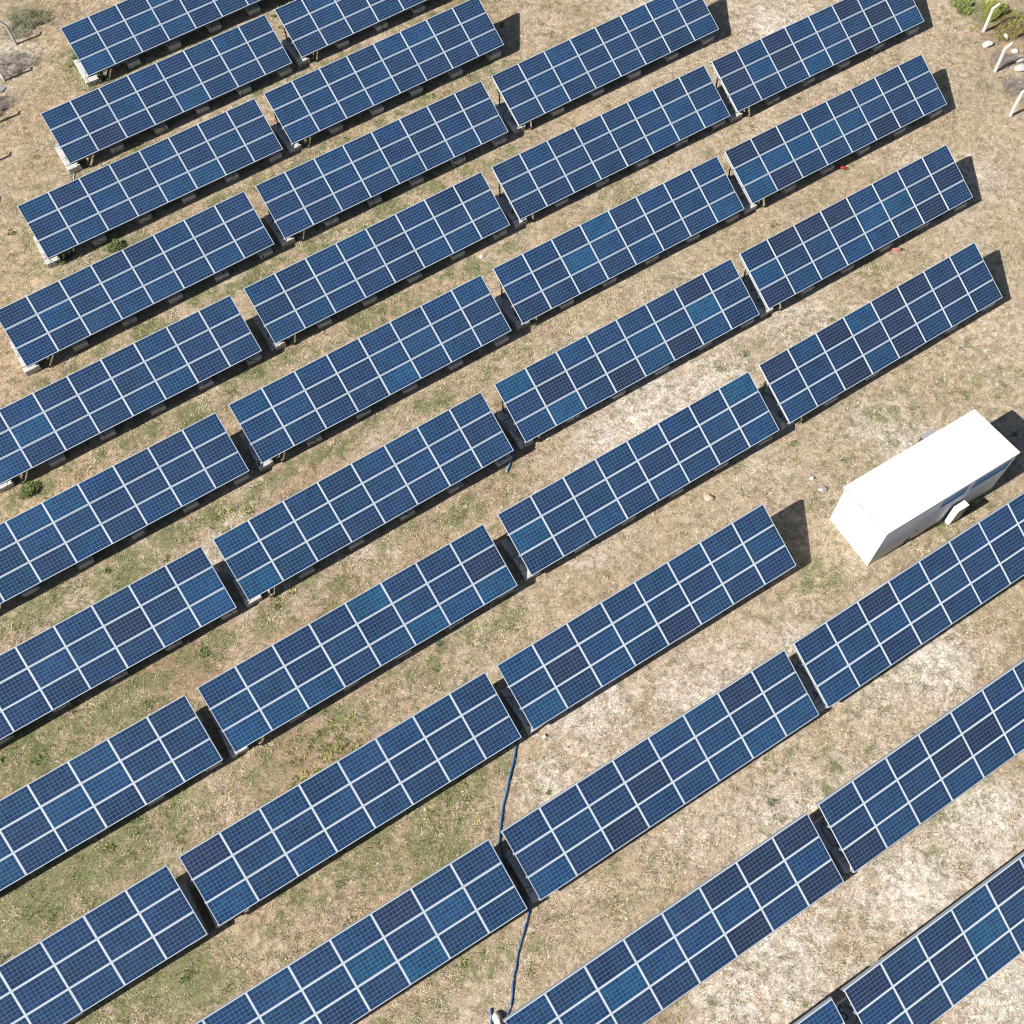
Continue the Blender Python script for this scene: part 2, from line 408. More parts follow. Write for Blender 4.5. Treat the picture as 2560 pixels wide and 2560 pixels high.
def blades(cx, cy, cz, n_per, length, width, lift, base_cols, jit, spread):
    """n_per bent triangles round every centre; base_cols (n,3)"""
    n = len(cx)
    K = n * n_per
    c = np.repeat(np.stack([cx, cy, cz], 1), n_per, 0)
    ang = RNG.random(K) * 2 * np.pi
    L = np.repeat(length, n_per) * (0.5 + RNG.random(K) * 0.9)
    up = np.clip(np.repeat(lift, n_per) * (0.3 + 1.3 * RNG.random(K)), 0.04, 1.3)
    d = np.stack([np.cos(ang) * np.cos(up), np.sin(ang) * np.cos(up), np.sin(up)], 1)
    s = np.stack([-np.sin(ang), np.cos(ang), np.zeros(K)], 1)
    off = (RNG.random((K, 2)) - .5) * 2 * np.repeat(spread, n_per)[:, None]
    c[:, :2] += off
    w = (np.repeat(width, n_per) * (0.6 + 0.8 * RNG.random(K)))[:, None]
    v0 = c - s * w / 2; v1 = c + s * w / 2; v2 = c + d * L[:, None]
    verts = np.stack([v0, v1, v2], 1).reshape(-1, 3)
    col = np.repeat(base_cols, n_per, 0) * (1 + (RNG.random((K, 1)) - .5) * jit)
    cols = np.repeat(col, 3, 0)
    return verts, cols

def make_stuff(name, parts, label, cat):
    verts = np.concatenate([p[0] for p in parts]); cols = np.concatenate([p[1] for p in parts])
    faces = np.arange(len(verts)).reshape(-1, 3)
    me = mesh_from_arrays(name, verts, faces, np.clip(cols, 0, 1))
    me.materials.append(M_LEAF)
    tag(link(name, me), label, cat, kind='stuff')

# dry meadow grass with green patches
def build_grass():
    n = 230000
    x = RNG.uniform(-38, 34, n); y = RNG.uniform(-4, 59, n)
    k = in_view(x, y, 3.0); x, y = x[k], y[k]
    g = field(GREEN, x, y); pl = field(PALE, x, y); br = field(BROWN, x, y); st = field(TAN, x, y)
    nz = vnoise(x, y, 1.1, 21) * .6 + vnoise(x, y, 3.1, 22) * .4
    keep = RNG.random(len(x)) < np.clip(0.95 - 0.45 * pl * (nz > .4), 0.2, 1)
    x, y, g, pl, br, st, nz = [a[keep] for a in (x, y, g, pl, br, st, nz)]
    gn = vnoise(x, y, 1.9, 31) * .5 + vnoise(x, y, 4.3, 32) * .5
    pg = np.clip(g * 0.55 + (gn - .55) * 2.4 + 0.10 - 0.25 * pl, 0.02, 0.9)
    isg = RNG.random(len(x)) < pg
    pal = np.array([(0.58, 0.46, 0.30), (0.48, 0.35, 0.22), (0.64, 0.56, 0.43), (0.38, 0.25, 0.17), (0.44, 0.37, 0.26), (0.24, 0.19, 0.12)])
    col = pal[RNG.choice(6, len(x), p=[.27, .22, .16, .12, .13, .10])]
    col = col * (1 - 0.25 * br[:, None]) * (1 + 0.12 * st[:, None]) * (0.72 + 0.6 * vnoise(x, y, 2.2, 41))[:, None] * 1.08
    gp = np.array([(0.12, 0.18, 0.045), (0.17, 0.22, 0.06), (0.08, 0.14, 0.035), (0.26, 0.26, 0.10)])
    col[isg] = gp[RNG.choice(4, isg.sum(), p=[.3, .3, .2, .2])]
    z = gz(x, y)
    ln = np.where(isg, 0.12, 0.12) * (0.6 + 0.8 * nz)
    parts = [blades(x, y, z, 6, ln, np.full(len(x), 0.019), np.where(isg, 0.6, 0.45), col, 0.7, np.full(len(x), 0.13))]
    make_stuff('grass', parts, 'short dry straw coloured grass with green patches between the panel racks', 'grass')
build_grass()

# broad leaved weeds scattered through the meadow
def build_weeds():
    xs, ys, rs, cs = [], [], [], []
    def clump(cx, cy, r, n, col):
        a = RNG.random(n) * 2 * np.pi; q = np.sqrt(RNG.random(n)) * r
        xs.append(cx + np.cos(a) * q); ys.append(cy + np.sin(a) * q); cs.append(np.repeat([col], n, 0))
    n = 900
    px = RNG.uniform(-36, 32, n); py = RNG.uniform(-2, 57, n)
    g = field(GREEN, px, py)
    sel = (RNG.random(n) < 0.12 + 0.85 * g) & in_view(px, py, 2)
    for a, b_ in zip(px[sel], py[sel]):
        c = [(0.13, 0.19, 0.06), (0.17, 0.22, 0.08), (0.24, 0.25, 0.10), (0.20, 0.22, 0.15)][RNG.integers(4)]
        clump(a, b_, RNG.uniform(.08, .3), int(RNG.integers(3, 12)), c)
    for (cx, cy, r, k) in YELLOW:                 # yellow flowering weeds
        for _ in range(k):
            a = RNG.random() * 6.28; q = RNG.random() ** .5 * r
            clump(cx + math.cos(a) * q, cy + math.sin(a) * q, .12, 5, (0.46, 0.41, 0.18) if RNG.random() < .5 else (0.27, 0.26, 0.11))
    x = np.concatenate(xs); y = np.concatenate(ys); c = np.concatenate(cs)
    one = np.ones(len(x))
    make_stuff('weeds', [blades(x, y, gz(x, y), 9, one * 0.13, one * 0.045, one * 0.6, c, 0.6, one * 0.06)],
               'low green and yellowish weeds growing through the dry grass', 'weeds')
YELLOW = [(-9.6, 9.9, 1.5, 60), (-8.6, 10.9, 1.2, 30), (-12.2, 18.1, 1.2, 25), (-7.5, 9.3, 1.2, 20), (-14.6, 21.0, 1.0, 12), (-4.3, 8.2, 1.2, 12), (24.6, 52.6, 1.2, 30)]
build_weeds()

# ------------------------------------------------------------------ mesh helpers
def bm_box(bm, x0, x1, y0, y1, z0, z1, mat=0):
    vs = [bm.verts.new(p) for p in ((x0,y0,z0),(x1,y0,z0),(x1,y1,z0),(x0,y1,z0),(x0,y0,z1),(x1,y0,z1),(x1,y1,z1),(x0,y1,z1))]
    for f in ((3,2,1,0),(4,5,6,7),(0,1,5,4),(1,2,6,5),(2,3,7,6),(3,0,4,7)):
        fc = bm.faces.new([vs[i] for i in f]); fc.material_index = mat
    return vs

def finish(bm, name, mats, bevel=0.0, smooth=False):
    bmesh.ops.recalc_face_normals(bm, faces=bm.faces)
    if bevel:
        bmesh.ops.bevel(bm, geom=list(bm.edges), offset=bevel, segments=2, profile=0.6, affect='EDGES')
    me = bpy.data.meshes.new(name)
    bm.to_mesh(me); bm.free()
    for m in (mats if isinstance(mats, (list, tuple)) else [mats]): me.materials.append(m)
    if smooth: me.polygons.foreach_set('use_smooth', [True] * len(me.polygons))
    return me

def box_mesh(name, dims, mat, bevel=0.0, origin=(0, 0, 0)):
    bm = bmesh.new()
    (x0, x1), (y0, y1), (z0, z1) = dims
    bm_box(bm, x0, x1, y0, y1, z0, z1)
    return finish(bm, name, mat, bevel)

def tube_mesh(name, pts, rad, mat, seg=10, ridges=False):
    """tube swept along pts (local coordinates); rad may be a list"""
    bm = bmesh.new(); rings = []
    for i, p in enumerate(pts):
        a = Vector(pts[max(0, i - 1)]); b = Vector(pts[min(len(pts) - 1, i + 1)])
        t = (b - a).normalized()
        s = t.cross(Vector((0, 0, 1)));  s = s if s.length > 1e-3 else Vector((1, 0, 0)); s.normalize()
        u = s.cross(t).normalized()
        r = rad[i] if isinstance(rad, (list, tuple)) else rad
        rings.append([bm.verts.new(Vector(p) + (s * math.cos(q) + u * math.sin(q)) * r) for q in [2 * math.pi * j / seg for j in range(seg)]])
    for r0, r1 in zip(rings, rings[1:]):
        for j in range(seg):
            bm.faces.new((r0[j], r0[(j + 1) % seg], r1[(j + 1) % seg], r1[j]))
    bm.faces.new(rings[0]); bm.faces.new(rings[-1])
    return finish(bm, name, mat, smooth=True)

# ------------------------------------------------------------------ solar racks
ML, MW, G = 1.65, 0.995, 0.03
L = 8 * ML + 7 * G; W = 3 * MW + 2 * G

def module_meshes():
    bm = bmesh.new()
    fw = 0.017
    x, y = ML / 2 - fw + .003, MW / 2 - fw + .003
    bm_box(bm, -x, x, -y, y, -0.012, -0.004)
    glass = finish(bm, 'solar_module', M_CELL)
    bm = bmesh.new()
    X, Y = ML / 2, MW / 2
    bm_box(bm, -X, X, -Y, -Y + fw, -0.038, 0)
    bm_box(bm, -X, X, Y - fw, Y, -0.038, 0)
    bm_box(bm, -X, -X + fw, -Y + fw, Y - fw, -0.038, 0)
    bm_box(bm, X - fw, X, -Y + fw, Y - fw, -0.038, 0)
    frame = finish(bm, 'frame', M_ALU)
    return glass, frame
ME_GLASS, ME_FRAME = module_meshes()

ME_RAIL = box_mesh('clamp_rail', ((-0.0135, 0.0135), (-W + 0.004, -0.004), (-0.034, -0.005)), M_RAIL)
def purlin_mesh(depth, mat):
    bm = bmesh.new()       # C section, open side facing down slope
    bm_box(bm, -L/2 - .05, L/2 + .03, 0.028, 0.032, -depth, 0)
    bm_box(bm, -L/2 - .05, L/2 + .03, -0.03, 0.0275, -0.004, 0)
    bm_box(bm, -L/2 - .05, L/2 + .03, -0.03, 0.0275, -depth, -depth + .004)
    return finish(bm, 'purlin', mat)
M_PURL = simple_mat('light_galvanised_steel', (0.34, 0.38, 0.40), 0.5, 0.2, 0.08, 4.0)
ME_PURLIN = purlin_mesh(0.13, M_PURL)
def rafter_mesh():
    bm = bmesh.new()
    bm_box(bm, -0.03, 0.03, -W + .12, -0.12, -0.006, 0)
    bm_box(bm, -0.004, 0.004, -W + .12, -0.12, -0.094, -0.006)
    bm_box(bm, -0.03, 0.03, -W + .12, -0.12, -0.1, -0.094)
    return finish(bm, 'rafter', M_GALV)
ME_RAFTER = rafter_mesh()
def post_mesh():
    bm = bmesh.new()
    bm_box(bm, -0.03, 0.03, -0.03, 0.03, 0.012, 1)
    return finish(bm, 'post', M_POST)
ME_POST = post_mesh()
ME_PLATE = box_mesh('base_plate', ((-.1, .1), (-.1, .1), (0, .012)), M_GALV)
ME_BRACE = box_mesh('brace', ((-.02, .02), (-.02, .02), (0, 1)), M_POST)

def footing_mesh(seed):
    r = random.Random(seed)
    bm = bmesh.new()
    bl = 2.12
    # a long cast beam and a short end piece with the joint showing
    j = -bl / 2 + r.uniform(0.3, 0.42)
    bm_box(bm, -0.37, 0.37, j + 0.012, bl / 2, -0.7, 0)
    bm_box(bm, -0.37, 0.37, -bl / 2, j - 0.012, -0.7, -r.uniform(.005, .03))
    for v in bm.verts:
        v.co.x += r.uniform(-.012, .012); v.co.y += r.uniform(-.008, .008)
    return finish(bm, 'concrete_footing', M_CONC, bevel=0.018)
ME_FOOT = [footing_mesh(s) for s in range(4)]

TONE = {'0': (0.012, 0.023, 0.060), '1': (0.009, 0.032, 0.086), '2': (0.008, 0.038, 0.102),
        '3': (0.007, 0.047, 0.120), '4': (0.006, 0.057, 0.132)}
# module tones seen in the photograph, one string per panel line, low to high brightness; '.' = ordinary
TONES = {
 'A1': '...3.... 2.3..... 32......', 'B1': '........ ...1.... .0..3...', 'C1': '..1..... ........ 22...3..',
 'B2': '2...2... .....2.. ........', 'C2': '..32.... ........ 2....2..', 'C3': '........ .2...... ........',
 'D1': '.....2.. .3...... ........', 'D2': '2....... ........ ........', 'D3': '........ ........ ......2.',
 'D4': '0.0..0.. 0301..0. .1.3.0.3', 'E1': '....3... ........ ........', 'E1': '........ .4...... 2.......',
 'E2': '3......2 .2.....1 ....3...', 'E3': '...4.... ..4..1.. ....3..3', 'E4': '00111... 33343.1. 30.1.0..',
 'F1': '..33.... ........ ........', 'F2': '32.....2 2.2..... 4..1....', 'F3': '4.....01 .0..3.4. .4.0.02.',
 'F4': '1000.1.1 3.2.44.0 0..3..0.', 'G1': '........ .....0.3 ......23', 'G2': '1.1.4.1. ....1..0 333..4.4',
 'G3': '......14 4..1..2. .1......', 'G4': '0.0300.. 2..00.0. .10.02..', 'H1': '........ ..2.33.. ..3.....',
 'H2': '0......1 ........ 3.......', 'H3': '3....... .0....2. 3...0..1', 'I1': '......1. ........ ..2.....',
 'I2': '.....0.. ....4.3. ..1..41.', 'I3': '....2.01 ...0..1. 3.0...32', 'I4': '1.0..... 2.2..... ........',
 'J3': '....1000 ..4..2.. ....10.0', 'J4': '1.....1. ...00.00 0....2..', 'K3': '........ ........ ........',
 'K4': '0..20... ..04.... ........'}

ROWS = [['A1'], ['B1', 'A2'], ['C1', 'B2'], ['D1', 'C2', 'C3'], ['E1', 'D2', 'D3', 'D4'], ['F1', 'E2', 'E3', 'E4'],
        ['G1', 'F2', 'F3', 'F4'], ['H1', 'G2', 'G3', 'G4'], ['I1', 'H2', 'H3'], ['I2', 'I3', 'I4'], ['J3', 'J4'], ['K3', 'K4']]
ORD = ['first', 'second', 'third', 'fourth', 'fifth', 'sixth', 'seventh', 'eighth', 'ninth', 'tenth', 'eleventh', 'twelfth']
def rack_label(key):
    for r, row in enumerate(ROWS):
        if key in row:
            k = row.index(key); n = len(row)
            rr = 'lowest' if r == 11 else ('topmost' if r == 0 else ORD[r])
            if r == 0: return 'blue solar panel rack in the top left corner, cut off by the top edge'
            pos = 'leftmost' if k == 0 else ('rightmost' if k == n - 1 else ORD[k] + ' from left')
            if rr == 'lowest': return 'blue solar panel rack, %s in the lowest diagonal row at the bottom edge' % pos
            return 'blue solar panel rack, %s in the %s diagonal row from the top' % (pos, rr)

def build_rack(key, pars):
    x, y, z, yaw, be, ta = pars
    rnd = random.Random(key)
    g0 = gzf(x, y)
    root = empty('solar_rack', (x, y, g0), yaw)
    tag(root, rack_label(key), 'solar rack', 'solar panel racks on the dry meadow')
    X = Vector((math.cos(be), 0, math.sin(be)))
    Y = Vector((-math.sin(ta) * math.sin(be), math.cos(ta), math.sin(ta) * math.cos(be)))
    Z = X.cross(Y)
    P = Matrix.Translation((0, 0, z - g0)) @ Matrix((X, Y, Z)).transposed().to_4x4()
    rows = TONES.get(key, '........ ........ ........').split()
    for j in range(3):
        for i in range(8):
            c = Vector((i * (ML + G) + ML / 2 - L / 2, -(j * (MW + G) + MW / 2), 0))
            jit = Matrix.Translation((rnd.gauss(0, .0015), rnd.gauss(0, .0015), rnd.uniform(-.002, .002)))
            rot = Matrix.Rotation(rnd.gauss(0, .002), 4, 'X') @ Matrix.Rotation(rnd.gauss(0, .002), 4, 'Y')
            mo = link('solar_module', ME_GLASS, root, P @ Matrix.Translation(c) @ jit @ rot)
            t = rows[j][i]
            if t == '.': t = rnd.choice('11122')
            k = rnd.uniform(.9, 1.1)
            col = TONE[t]
            mo.color = (col[0] * k * rnd.uniform(.9, 1.1), col[1] * k, col[2] * k * rnd.uniform(.95, 1.05), 1)
            link('frame', ME_FRAME, mo)
    for i in range(1, 8):
        link('clamp_rail', ME_RAIL, root, P @ Matrix.Translation((i * (ML + G) - G / 2 - L / 2, 0, 0)))
    for v in (0.036, MW + G / 2, 2 * MW + 1.5 * G, W - 0.036):
        link('purlin', ME_PURLIN, root, P @ Matrix.Translation((0, -v, -0.040)))
    # local downhill slope of the ground
    cy, sy = math.cos(yaw), math.sin(yaw)
    def gl(u, v):       # ground height in rack coordinates, v = horizontal distance below the top edge
        return gzf(x + cy * u + sy * v, y + sy * u - cy * v) - g0
    def plane_z(u, v, d):   # height of the plane d below the glass over (u, v)
        o = P @ Vector((0, 0, -d)); n = P.to_3x3() @ Vector((0, 0, 1))
        return o.z - (n.x * (u - o.x) + n.y * (-v - o.y)) / n.z
    for k in range(6):
        u = -L / 2 + 0.17 + k * 2.56 + rnd.uniform(-.04, .04)
        vc = 1.48 + rnd.uniform(-.05, .05)
        slope = math.atan2(gl(u, vc - 1) - gl(u, vc + 1), 2.0)
        top = gl(u, vc) + 0.33 + rnd.uniform(-.02, .03)
        F = Matrix.Translation((u, -vc, top)) @ Matrix.Rotation(rnd.uniform(-.02, .02), 4, 'Z') @ Matrix.Rotation(slope, 4, 'X')
        link('concrete_footing', ME_FOOT[(k + hash_key(key)) % 4], root, F)
        up = u - 0.07
        link('rafter', ME_RAFTER, root, P @ Matrix.Translation((up + 0.0, 0, -0.172)))
        for v in (0.55, 1.80):
            zb = top + (vc - v) * math.tan(slope)
            zt = plane_z(up, v, 0.27)
            po = link('post', ME_POST, root, Matrix.Translation((up, -v, zb)) @ Matrix.Diagonal((1, 1, zt - zb, 1)))
            link('base_plate', ME_PLATE, root, Matrix.Translation((up, -v, zb)))
            if v < 1:
                a = Vector((up + .06, -v - .02, zb + 0.12)); b2 = Vector((up + .06, -1.45, plane_z(up, 1.45, 0.28)))
                d = b2 - a
                link('brace', ME_BRACE, root, Matrix.Translation(a) @ d.to_track_quat('Z', 'Y').to_matrix().to_4x4() @ Matrix.Diagonal((1, 1, d.length, 1)))
    return root
def hash_key(k): return ord(k[0]) * 3 + ord(k[1])

for key in sorted(TABLES):
    build_rack(key, TABLES[key])

# ------------------------------------------------------------------ white site cabin
def build_cabin():
    A0 = Vector((13.90, 18.47)); yaw = math.radians(31.0)
    zb, zr = 1.50, 4.62
    root = empty('site_cabin', (A0.x, A0.y, zb), yaw)
    tag(root, 'long white steel site cabin with flat roof standing on the grass', 'cabin')
    M_W = simple_mat('white_steel_sky_tint', (0.80, 0.84, 0.89), 0.6, 0.0, 0.03, 0.8)  # white paint with the blue of the skylit shaded side put into its colour
    M_WR = simple_mat('white_roof_sheet', (0.86, 0.86, 0.85), 0.5, 0.0, 0.03, 0.6)
    M_G = simple_mat('grey_trim', (0.30, 0.31, 0.33), 0.5, 0.0, 0.05, 3)
    M_D = simple_mat('dark_gap', (0.06, 0.065, 0.07), 0.6, 0.0, 0.1, 3)
    m, nt, b = new_mat('tinted_glass')
    b.inputs['Base Color'].default_value = (0.16, 0.36, 0.66, 1); b.inputs['Roughness'].default_value = 0.55; b.inputs['Specular IOR Level'].default_value = 0.1
    M_GL = m
    Lx, Wy, H = 7.32, 2.60, zr - zb
    def part(name, boxes, mat, parent=root, bevel=0.0):
        bm = bmesh.new()
        for q in boxes: bm_box(bm, *q)
        me = finish(bm, name, mat, bevel)
        return link(name, me, parent)
    hw = H - 0.09
    # four walls, panels with vertical joints on the long side
    front = []
    n = 6
    for i in range(n):
        a = i * Lx / n; c = (i + 1) * Lx / n
        front.append((a + (0 if i == 0 else .006), c - (0 if i == n - 1 else .006), 0.0, 0.06, -0.15, 1.95))
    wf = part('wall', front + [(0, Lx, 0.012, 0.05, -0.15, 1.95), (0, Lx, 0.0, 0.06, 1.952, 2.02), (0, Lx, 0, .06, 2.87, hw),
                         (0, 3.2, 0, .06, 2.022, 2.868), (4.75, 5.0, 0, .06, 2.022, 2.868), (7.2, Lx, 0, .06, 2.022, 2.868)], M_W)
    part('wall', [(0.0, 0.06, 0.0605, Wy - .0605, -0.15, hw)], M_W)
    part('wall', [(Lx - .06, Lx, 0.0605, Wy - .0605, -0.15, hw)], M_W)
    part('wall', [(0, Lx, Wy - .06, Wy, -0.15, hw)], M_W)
    for (a, c) in ((3.202, 4.748), (5.002, 7.198)):
        w = part('window', [(a, c, 0.045, 0.055, 2.022, 2.868)], M_GL)
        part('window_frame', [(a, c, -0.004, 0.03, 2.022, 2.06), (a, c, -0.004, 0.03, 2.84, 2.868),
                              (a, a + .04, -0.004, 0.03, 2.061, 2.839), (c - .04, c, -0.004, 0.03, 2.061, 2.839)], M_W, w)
    part('roof', [(-0.0, Lx + 0.10, -0.012, Wy + 0.10, hw + 0.014, H)], M_WR, bevel=0.012)
    part('roof_trim', [(-0.028, Lx + .02, -0.02, Wy + .02, hw - 0.018, hw + 0.012)], M_G)
    part('skid', [(0.1, Lx - .1, 0.2, 0.35, -0.4, -0.15), (0.1, Lx - .1, Wy - .35, Wy - .2, -0.4, -0.15)], M_G)
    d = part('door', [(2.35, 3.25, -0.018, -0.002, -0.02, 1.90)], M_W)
    part('handle', [(2.43, 2.46, -0.06, -0.018, 0.92, 1.06)], M_G, d)
    part('vent', [(2.05, 2.30, -0.03, -0.002, 0.05, 0.45)], M_D)
    part('vent', [(0.01 - .03, -0.002, 0.9, 1.4, 1.9, 2.1)], M_W)
    # service box on the back wall
    sb = part('service_box', [(5.25, 5.62, Wy + .104, Wy + 0.62, 0.9, 2.05)], simple_mat('grey_box_paint', (0.06, 0.07, 0.09), 0.5, 0.1, 0.08, 4), bevel=0.01)
    part('lid', [(5.23, 5.9, Wy + .104, Wy + 0.64, 2.052, 2.09), (5.3, 5.6, Wy + .004, Wy + .103, 1.5, 1.6)], M_G, sb)
    return root
build_cabin()

def build_switch_cabinet():
    yaw = math.radians(31.0)
    x, y = 17.66, 20.60
    z = gzf(x, y)
    root = empty('switch_cabinet', (x, y, z), yaw)
    tag(root, 'narrow white switch cabinet standing against the long side of the cabin', 'cabinet')
    M_W = simple_mat('cabinet_white', (0.84, 0.84, 0.83), 0.45, 0, .03, 2)
    bm = bmesh.new(); bm_box(bm, 0, 0.62, -0.27, 0, 0.08, 1.28)
    link('body', finish(bm, 'body', M_W, .008), root)
    bm = bmesh.new(); bm_box(bm, -0.015, 0.635, -0.29, 0.01, 1.282, 1.32)
    link('top', finish(bm, 'top', M_W, .006), root)
    bm = bmesh.new(); bm_box(bm, 0.03, 0.59, -0.285, -0.272, 0.14, 1.22)
    d = link('door', finish(bm, 'door', simple_mat('cabinet_door_shade_grey', (0.62, 0.58, 0.56), 0.5, 0, .06, 3)), root)  # brownish grey puts the shade of the front side into the door colour
    bm = bmesh.new(); bm_box(bm, 0.52, 0.54, -0.31, -0.286, 0.62, 0.74)
    link('handle', finish(bm, 'handle', M_POST), d)
    bm = bmesh.new(); bm_box(bm, 0.04, 0.58, -0.24, -0.03, -0.2, 0.078)
    link('plinth', finish(bm, 'plinth', M_CONC), root)
build_switch_cabinet()

# ------------------------------------------------------------------ fence posts
def fence_post(x, y, h, sgn, label, group, lean=(0, 0), mat=None):
    z = gzf(x, y)
    bm = bmesh.new()
    w = 0.055
    pts = [(0, 0, -0.4), (lean[0] * .5, lean[1] * .5, h * .5), (lean[0], lean[1], h), (lean[0] + sgn * 0.30, lean[1] + 0.06, h + 0.27)]
    ws = [w * 1.15, w * 1.08, w, w * .8]
    rings = []
    for i, (p, s) in enumerate(zip(pts, ws)):
        p = Vector(p)
        tilt = 0 if i < 2 else (0.38 if i == 2 else 0.78)
        ax = Vector((math.cos(tilt), 0, -sgn * math.sin(tilt)))
        ay = Vector((0, 1, 0))
        rings.append([bm.verts.new(p + ax * a * s + ay * b_ * s) for a, b_ in ((-1, -1), (1, -1), (1, 1), (-1, 1))])
    for r0, r1 in zip(rings, rings[1:]):
        for j in range(4): bm.faces.new((r0[j], r0[(j + 1) % 4], r1[(j + 1) % 4], r1[j]))
    bm.faces.new(rings[0]); bm.faces.new(rings[-1])
    o = link('fence_post', finish(bm, 'fence_post', mat or M_FPOST, .008))
    o.location = (x, y, z)
    tag(o, label, 'fence post', group)
gR, gL = 'concrete fence posts on the right', 'concrete fence posts on the left'
fence_post(25.75, 51.38, 1.42, 1, 'white bent-top concrete fence post nearest the top right corner', gR)
fence_post(25.77, 48.24, 1.45, 1, 'white bent-top concrete fence post beside the grey rubble heap', gR)
fence_post(25.92, 44.92, 1.50, 1, 'white bent-top concrete fence post at the right edge, lowest of three', gR, (0.05, 0))
fence_post(-30.82, 51.45, 1.15, -1, 'grey bent-top concrete fence post near the top left corner', gL, (0, 0), M_FPOST_OLD)
fence_post(-30.89, 48.54, 1.25, -1, 'pale concrete fence post at the left edge beside the white lump', gL)
for k, (px, py) in enumerate(((-30.85, 45.15), (-30.70, 42.10), (-30.65, 38.95))):
    fence_post(px, py, 1.2, -1, 'concrete fence post outside the left edge, only its shadow in the picture', gL)

# ------------------------------------------------------------------ stones
def stone(x, y, sx, sy, sz, seed, label, mat=M_ROCK, name='stone', rz=0.0, sink=0.25, group=None, sub=3):
    r = random.Random(seed)
    bm = bmesh.new()
    bmesh.ops.create_icosphere(bm, subdivisions=sub, radius=1)
    offs = [Vector((r.uniform(-1, 1), r.uniform(-1, 1), r.uniform(-1, 1))).normalized() for _ in range(9)]
    for v in bm.verts:
        c = v.co.normalized()
        k = 1.0
        for o_ in offs:                      # flatten facets
            d = c.dot(o_)
            if d > 0.72: k = min(k, 0.72 / d + r.uniform(0, .015))
        c = c * k
        v.co = Vector((c.x * sx, c.y * sy, c.z * sz))
    o = link(name, finish(bm, name, mat))
    o.location = (x, y, gzf(x, y) + sz * (1 - sink) * .6)
    o.rotation_euler = (r.uniform(-.15, .15), r.uniform(-.15, .15), rz)
    tag(o, label, 'stone', group)
    return o
stone(25.72, 50.30, .34, .25, .16, 1, 'rounded white stone below the top right fence post')
stone(26.95, 50.95, .07, .22, .16, 2, 'thin upright white stone shard above the rubble heap', rz=.4)
stone(27.25, 49.85, .26, .18, .12, 3, 'small pale stone at the top of the rubble heap')
stone(27.40, 49.1, .42, .24, .16, 4, 'long pale grey slab of rubble near the right fence', M_ROCK_G, rz=.5)
stone(27.30, 48.45, .40, .32, .22, 5, 'biggest grey boulder in the rubble heap by the right fence', M_ROCK_G)
stone(27.65, 47.85, .26, .2, .12, 6, 'small white stone at the lower end of the rubble heap')
stone(27.0, 47.45, .13, .11, .08, 7, 'pale brown stone below the rubble heap')
stone(-2.36, 0.86, .20, .30, .20, 8, 'large cream stone at the rack corner beside the blue pipe stub', rz=.5)
stone(-3.22, 35.30, .15, .13, .07, 9, 'flat squarish white stone in the fifth grass lane', sink=.1)
stone(-0.44, 11.10, .12, .10, .08, 10, 'cream stone right of the upper end of the blue pipe')
stone(12.0, 22.70, .13, .11, .08, 11, 'white stone on the grass left of the cabin')
stone(12.40, 22.15, .22, .18, .10, 12, 'brownish half-buried stone left of the cabin corner', M_ROCK_G)
stone(7.2, 21.75, .24, .20, .09, 13, 'tan half-buried stone below the seventh row', concrete_material('tan_stone', (0.50, 0.38, 0.27), False))
stone(16.75, 20.95, .08, .07, .05, 14, 'small white stone in front of the cabin wall')
stone(-31.0, 47.75, .50, .34, .16, 15, 'white lump of concrete at the foot of the left fence post', M_FPOST, rz=.6)
stone(3.9, 33.2, .28, .2, .12, 16, 'grey flat stone in the grass lane', M_ROCK_G) if False else None

def build_gravel():
    n = 1400
    x = RNG.uniform(-34, 32, n); y = RNG.uniform(-1, 57, n)
    right = RNG.random(n) < np.clip(0.25 + (x + 10) / 40, 0.08, 1)
    k = in_view(x, y, 1) & right
    x, y = x[k], y[k]
    ex = []
    for (cx, cy, r, m) in ((27.2, 48.6, 1.4, 220), (27.3, 48.7, .8, 120), (12.9, 19.4, .9, 40), (13.2, 18.3, .6, 25), (22, 31, 3, 40)):
        a = RNG.random(m) * 6.28; q = RNG.random(m) ** .5 * r
        ex.append((cx + np.cos(a) * q, cy + np.sin(a) * q))
    x = np.concatenate([x] + [e[0] for e in ex]); y = np.concatenate([y] + [e[1] for e in ex])
    n = len(x)
    z = gz(x, y)
    oct_v = np.array([(1,0,0),(-1,0,0),(0,1,0),(0,-1,0),(0,0,1),(0,0,-1.0)])
    oct_f = np.array([(0,2,4),(2,1,4),(1,3,4),(3,0,4),(2,0,5),(1,2,5),(3,1,5),(0,3,5)])
    s = (0.012 + 0.03 * RNG.random(n) ** 2)[:, None, None]
    ang = RNG.random(n) * 6.28
    V = oct_v[None] * (0.7 + .6 * RNG.random((n, 6, 1))) * s * np.array([1.3, 1, .8])
    ca, sa = np.cos(ang)[:, None], np.sin(ang)[:, None]
    Vx = V[..., 0] * ca - V[..., 1] * sa; Vy = V[..., 0] * sa + V[..., 1] * ca
    verts = np.stack([Vx + x[:, None], Vy + y[:, None], V[..., 2] + z[:, None] + .012], -1).reshape(-1, 3)
    faces = (oct_f[None] + (np.arange(n) * 6)[:, None, None]).reshape(-1, 3)
    tone = np.where(RNG.random((n, 1)) < .6, np.array([[.66, .62, .56]]), np.array([[.42, .37, .32]])) * (0.85 + .3 * RNG.random((n, 1)))
    me = mesh_from_arrays('gravel', verts, faces, np.repeat(tone, 6, 0))
    me.materials.append(M_LEAF)
    tag(link('gravel', me), 'tiny pale pebbles scattered over the dry meadow', 'pebbles', kind='stuff')
build_gravel()

